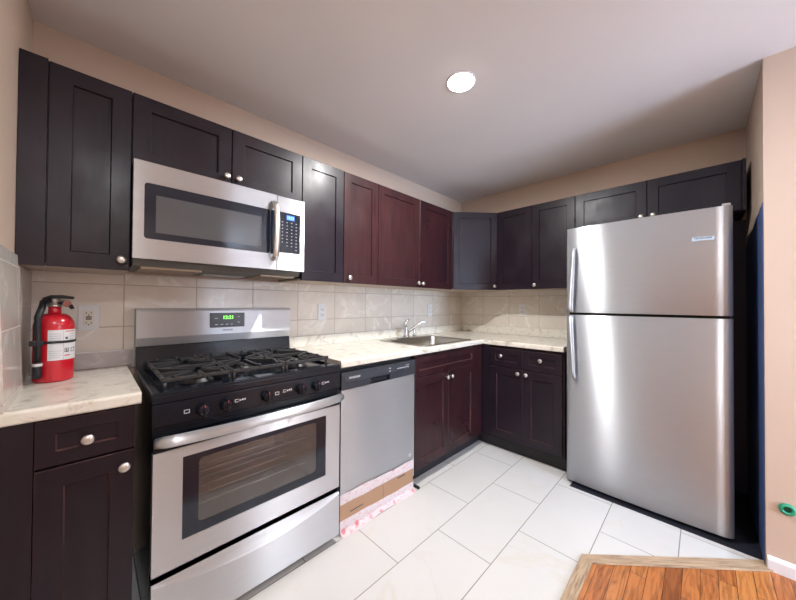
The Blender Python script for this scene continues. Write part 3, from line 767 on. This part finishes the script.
mk += [(-1.675+k*.018, -1.664+k*.018, DY-.0052, DY-.0044, .812, .816) for k in range(6)]+[(-1.60+k*.012, -1.595+k*.012, DY-.0052, DY-.0044, .824, .828) for k in range(3)]
marks('button', mk, 'print_white', cs)
mk = MB(FR(-1.552, .232, DY)); mk.lathe([(.013, 0), (.013, .0005), (.0115, .0005), (.0115, 0)], (0, 0, .004), (0, 1, 0), 20).box(-.006, .006, 0, .0008, -.016, -.009)
obj('sticker', MB(FR(-1.552, .235, DY)).lathe([(.012, 0), (.012, .0006)], (0, 0, 0), (0, 1, 0), 20), 'label', t, 'small round pale sticker')
# cardboard toe piece taped on
t = thing('cardboard_strip', 'brown cardboard strip taped over the base of the dishwasher', 'cardboard', (-1.81, -.64, 0))
def slab(pts, th=(0, .003, 0)): return MB().prism(pts, th)
yc = DY-.0045
m = slab([(-2.094, yc, .020), (-1.526, yc, .020), (-1.526, yc, .150), (-2.094, yc, .165)])
cbd = obj('cardboard', m, 'cardboard', t)
obj('slot_mark', MB().box(-1.67, -1.60, yc-.0006, yc-.0001, .128, .134).box(-2.03, -1.94, yc-.0006, yc-.0001, .096, .101).box(-1.790, -1.788, yc-.0006, yc-.0001, .03, .14), 'ink', cbd)
def wavy_tape(x0, x1, zt0, zt1, zb0, zb1, y, amp, parent, name, fl=None):
    rows = []; N = 26
    for k in range(N+1):
        s_ = k/N; x = x0+(x1-x0)*s_; wv = amp*math.sin(7*s_)+amp*.6*math.sin(23*s_+1)
        zt = zt0+(zt1-zt0)*s_+wv; zb = zb0+(zb1-zb0)*s_-wv*.6
        c = [(x, y, zt), (x, y-.001, (zt+zb)/2+.002*math.sin(17*s_)), (x, y, zb)]
        if fl: c.append((x, y-.012, .0025)); c.append((x, y-fl*(.8+.3*math.sin(9*s_)), .0018))
        rows.append(c)
    rows2 = [[(p[0], p[1]-.0007, p[2]) for p in r] for r in rows]
    m = MB(); m.grid([a+b[::-1] for a, b in zip(rows, rows2)], smooth=False, close_v=True)
    return obj(name, m, 'tape', parent)
wavy_tape(-2.095, -1.522, .208, .200, .158, .142, yc-.0008, .003, t, 'tape')
wavy_tape(-2.095, -1.522, .072, .055, .020, .020, yc-.0008, .002, t, 'tape', .030)

# ================================================================== REFRIGERATOR
FX, FY0, FY1 = -.700, -1.312, -2.096
t = thing('refrigerator', 'tall stainless top-freezer refrigerator against the right wall', 'refrigerator', (-.35, -1.707, 0))
obj('cabinet', MB().box(-.622, -.035, FY1+.004, FY0-.004, .022, 1.728, bev=.004), plain('fridge_case_grey', (.16, .165, .175), .45), t)
def fdoor(z0, z1, name, hz0, hz1, up):
    prof = []; N = 22; W = FY0-FY1
    for k in range(N+1):
        s_ = k/N; y = FY0-W*s_; q = 2*s_-1
        x = FX-.014*(1-q*q)
        prof.append((x, y))
    def edge(side):
        o = []; yy = FY0 if side == 0 else FY1; sg = -1 if side == 0 else 1; r = .016 if side == 0 else .030
        for k in range(6):
            a = math.pi/2*k/5
            o.append((FX+r-r*math.sin(a), yy+sg*(r-r*math.cos(a))))
        return o
    left = edge(0); right = edge(1)[::-1]
    pr = [(-.628, FY0)]+left[:-1]+[p for p in prof if FY1+.030 < p[1] <= FY0-.016]+right[1:]+[(-.628, FY1)]
    rows = [[(x, y, z) for x, y in pr] for z in (z0, z0+.002, z1-.002, z1)]
    rows[0] = [(x+.002 if x < -.64 else x, y, z0) for x, y in pr]; rows[-1] = [(x+.002 if x < -.64 else x, y, z1) for x, y in pr]
    m = MB(); m.grid(rows, smooth=True); m.poly(rows[0]); m.poly(rows[-1])
    m.poly([rows[0][0], rows[-1][0], rows[-1][-1], rows[0][-1]])
    d = obj(name, m, 'steel_fridge', t)
    # handle: tapering curved bar along the opening edge
    pts = []; rad = []
    for k in range(19):
        s_ = k/18; z = hz0+(hz1-hz0)*s_
        st_ = .034*min(1, math.sin(min(1, s_*5+.25)*math.pi/2))*math.cos(max(0, (s_-.90)/.10)*math.pi/2*.93)
        pts.append((FX-.006-st_, FY0-.032-.024*s_, z)); rad.append(.020-.009*s_)
    obj('handle', MB().tube(pts, rad, 14, flat=.5, up=(1, 0, 0)), 'steel_fridge', d)
    return d
fz = fdoor(1.166, 1.742, 'freezer_door', 1.172, 1.600, True)
fd = fdoor(.022, 1.150, 'fridge_door', 1.144, .720, False)
obj('gasket', MB().box(-.668, -.640, FY1+.012, FY0-.012, 1.1505, 1.1655), 'black_matte', t)
obj('kick_grille', MB().box(-.660, -.630, FY1+.01, FY0-.01, .0045, .0215), 'grille', t)
obj('hinge_cover', MB().box(-.690, -.56, FY1+.008, FY1+.040, 1.7425, 1.756, bev=.003), 'grey_print', t)
for y in (FY0-.05, FY1+.05): obj('roller_foot', MB().cyl((-.60, y-.012, .0118), (-.60, y+.012, .0118), .0102, 14), 'black_matte', t)
xb = FX-.014*(1-(2*(1.327+.0-1.985+.0)/-.76-1)**2)
q = 2*((1.985-1.327)/.76)-1; xb = FX-.014*(1-q*q)
sl = 2*.014*q*(2/.76)   # slope of the curved door at the badge
bm = face_matrix((xb-.0005, -1.985, 1.580), (-1, -sl, 0))
bdg = obj('badge', MB(bm).box(-.043, .043, -.001, .0025, -.010, .010, bev=.001), 'badge', fz, 'pale blue maker badge')
lettering('FRIGIDAIRE', bm @ Matrix.Translation((0, .0028, .002)), .0135, 'ink', bdg, bold=.0002)

# dark navy sheet on the partition beside the fridge, dark blue-grey sheet behind it
tag(obj('dark_wall_sheet', MB().prism([(-.787, YD+.0008, .002), (-.002, YD+.0008, .002), (-.002, YD+.0008, 1.60), (-.23, YD+.0008, 1.635), (-.787, YD+.0008, 1.712)], (0, .0025, 0)), 'navy'), 'dark navy area on the wall right of the fridge', 'panel')
tag(obj('dark_wall_sheet', MB().box(-.016, -.001, -2.1850, -1.30, .002, 1.783), 'navy_grey'), 'dark blue-grey area on the wall directly behind the fridge', 'panel')

# ================================================================== GREEN PLUG on the partition wall
gm_ = face_matrix((XD-.0006, -2.251, .300), FB)
t = thing('wall_plug', 'small round green plastic plug stuck low on the peach wall', 'plug', (XD, -2.251, .300))
obj('ring', MB(gm_).lathe([(.026, 0), (.026, .006), (.020, .012), (.014, .012), (.012, .003), (.001, .003)], (0, 0, 0), (0, 1, 0), 24), 'green', t)
obj('hollow', MB(gm_).lathe([(.0118, .0032), (.0118, .0042), (.001, .0043)], (0, 0, 0), (0, 1, 0), 20), 'green_dark', t)

# ================================================================== FIRE EXTINGUISHER
EX, EY, EZ = -3.126, -.205, CT+.0006
t = thing('fire_extinguisher', 'red fire extinguisher with black hose standing on the short counter', 'fire extinguisher', (EX, EY, EZ))
r = .055
prof = [(r-.006, 0), (r-.001, .004), (r, .010), (r, .208)]
for k in range(1, 9):
    a = math.pi/2*k/8; prof.append((.018+(r-.018)*math.cos(a), .208+.050*math.sin(a)))
prof += [(.0175, .270), (.0175, .285)]
tank = obj('tank', MB().lathe(prof, (EX, EY, EZ), seg=40), 'red', t)
# label wrapped round the right half (as seen), in bands
def wrap(a0, a1, z0, z1, rad, seg=20):
    rows = []
    for k in range(seg+1):
        a = math.radians(-90+a0+(a1-a0)*k/seg)
        rows.append([(EX+rad*math.cos(a), EY+rad*math.sin(a), z) for z in (z0, z1)])
    return rows
def patch(lst, mat, name, parent, dr_):
    m = MB()
    for a0, a1, z0, z1 in lst:
        o_ = wrap(a0, a1, EZ+z0, EZ+z1, r+dr_, max(2, int((a1-a0)/5))); i_ = [[(EX+(p[0]-EX)*(r+.0001)/(r+dr_), EY+(p[1]-EY)*(r+.0001)/(r+dr_), p[2]) for p in c] for c in o_]
        m.grid([a+b[::-1] for a, b in zip(o_, i_)], close_v=True, smooth=False)
        m.poly(o_[0]+i_[0][::-1]); m.poly(o_[-1]+i_[-1][::-1])
    return obj(name, m, mat, parent)
lab = patch([(-14, 98, .082, .196)], 'label', 'label_sheet', tank, .0006)
lines = []
for k in range(5): lines.append((-10, 22, .180-k*.008, .1825-k*.008))
for k in range(4): lines.append((-10, 24-(k % 2)*6, .116-k*.008, .118-k*.008))
for k in range(4): lines.append((48, 66, .178-k*.010, .181-k*.010))
patch(lines, 'grey_print', 'fine_print', lab, .0009)
patch([(34, 42, .160, .168), (32, 34, .110, .126), (44, 46, .110, .126), (32, 46, .124, .126), (32, 46, .110, .112), (37, 41, .112, .122), (54, 70, .124, .126), (54, 70, .110, .112), (54, 56, .110, .126), (68, 70, .112, .124)], 'ink', 'pictograms', lab, .0009)
patch([(34, 72, .188, .191), (32, 50, .096, .100), (28, 28.6, .084, .194)], 'ink_red', 'red_print', lab, .0009)
# strap with clip
m = MB()
for z0 in (.146,):
    o_ = [(EX+(r+.0012)*math.cos(2*math.pi*k/48), EY+(r+.0012)*math.sin(2*math.pi*k/48)) for k in range(48)]
    i2 = [(EX+(r+.0034)*math.cos(2*math.pi*k/48), EY+(r+.0034)*math.sin(2*math.pi*k/48)) for k in range(48)]
    m.grid([[(a[0], a[1], EZ+z0) for a in o_], [(a[0], a[1], EZ+z0) for a in i2], [(a[0], a[1], EZ+z0+.009) for a in i2], [(a[0], a[1], EZ+z0+.009) for a in o_]], close_v=True, close_u=True, smooth=False)
strap = obj('strap', m, 'rubber', t)
a = math.radians(-90-36)
obj('clip', MB().box(EX+math.cos(a)*.064-.020, EX+math.cos(a)*.064+.014, EY+math.sin(a)*.064-.012, EY+math.sin(a)*.064+.004, EZ+.140, EZ+.160, bev=.003), 'rubber', strap)
# valve
zt = EZ+.285
obj('valve', MB().lathe([(.020, 0), (.020, .006), (.016, .008), (.016, .028), (.012, .032)], (EX, EY, zt-.001), seg=20).cyl((EX-.02, EY-.004, zt+.014), (EX+.026, EY-.004, zt+.014), .010, 14), 'nickel', t)
obj('gauge', MB().lathe([(.010, 0), (.0125, .003), (.0125, .008), (.009, .010)], (EX+.030, EY-.018, zt+.010), (.5, -1, 0), seg=18), M.setdefault('gauge', plain('gauge_face', (.35, .12, .10), .3)), t, 'small round pressure gauge')
m = MB().tube([(EX-.030, EY-.002, zt+.026), (EX-.010, EY-.002, zt+.036), (EX+.02, EY-.008, zt+.037), (EX+.050, EY-.012, zt+.033)], [.013, .015, .014, .010], 10, flat=.5)
obj('top_lever', m, 'rubber', t)
m = MB().tube([(EX+.006, EY-.004, zt+.014), (EX+.026, EY-.010, zt+.012), (EX+.042, EY-.014, zt+.002), (EX+.048, EY-.016, zt-.010)], [.010, .012, .012, .009], 10, flat=.6)
obj('carry_handle', m, 'rubber', t)
ha = math.radians(-90-33); hx, hy = math.cos(ha), math.sin(ha); hr = r+.012
m = MB().tube([(EX-.010, EY-.006, zt+.020), (EX-.028, EY-.022, zt+.017), (EX+hx*(hr-.014), EY+hy*(hr-.010), zt-.004), (EX+hx*(hr+.002), EY+hy*(hr+.002), zt-.040), (EX+hx*(hr+.002), EY+hy*(hr+.002), zt-.085), (EX+hx*hr, EY+hy*hr, zt-.13), (EX+hx*hr, EY+hy*hr, EZ+.080)], [.010, .010, .010, .010, .009, .0085, .0085], 12)
hose = obj('hose', m, 'rubber', t)
obj('nozzle', MB().lathe([(.011, 0), (.012, .03), (.010, .05), (.009, .06)], (EX+hx*(hr+.001), EY+hy*(hr+.001), EZ+.022), seg=16), 'rubber', t)
obj('hose_band', MB().lathe([(.0125, 0), (.0125, .010)], (EX+hx*(hr+.001), EY+hy*(hr+.001), EZ+.066), seg=16), 'label', hose, 'white hose band')
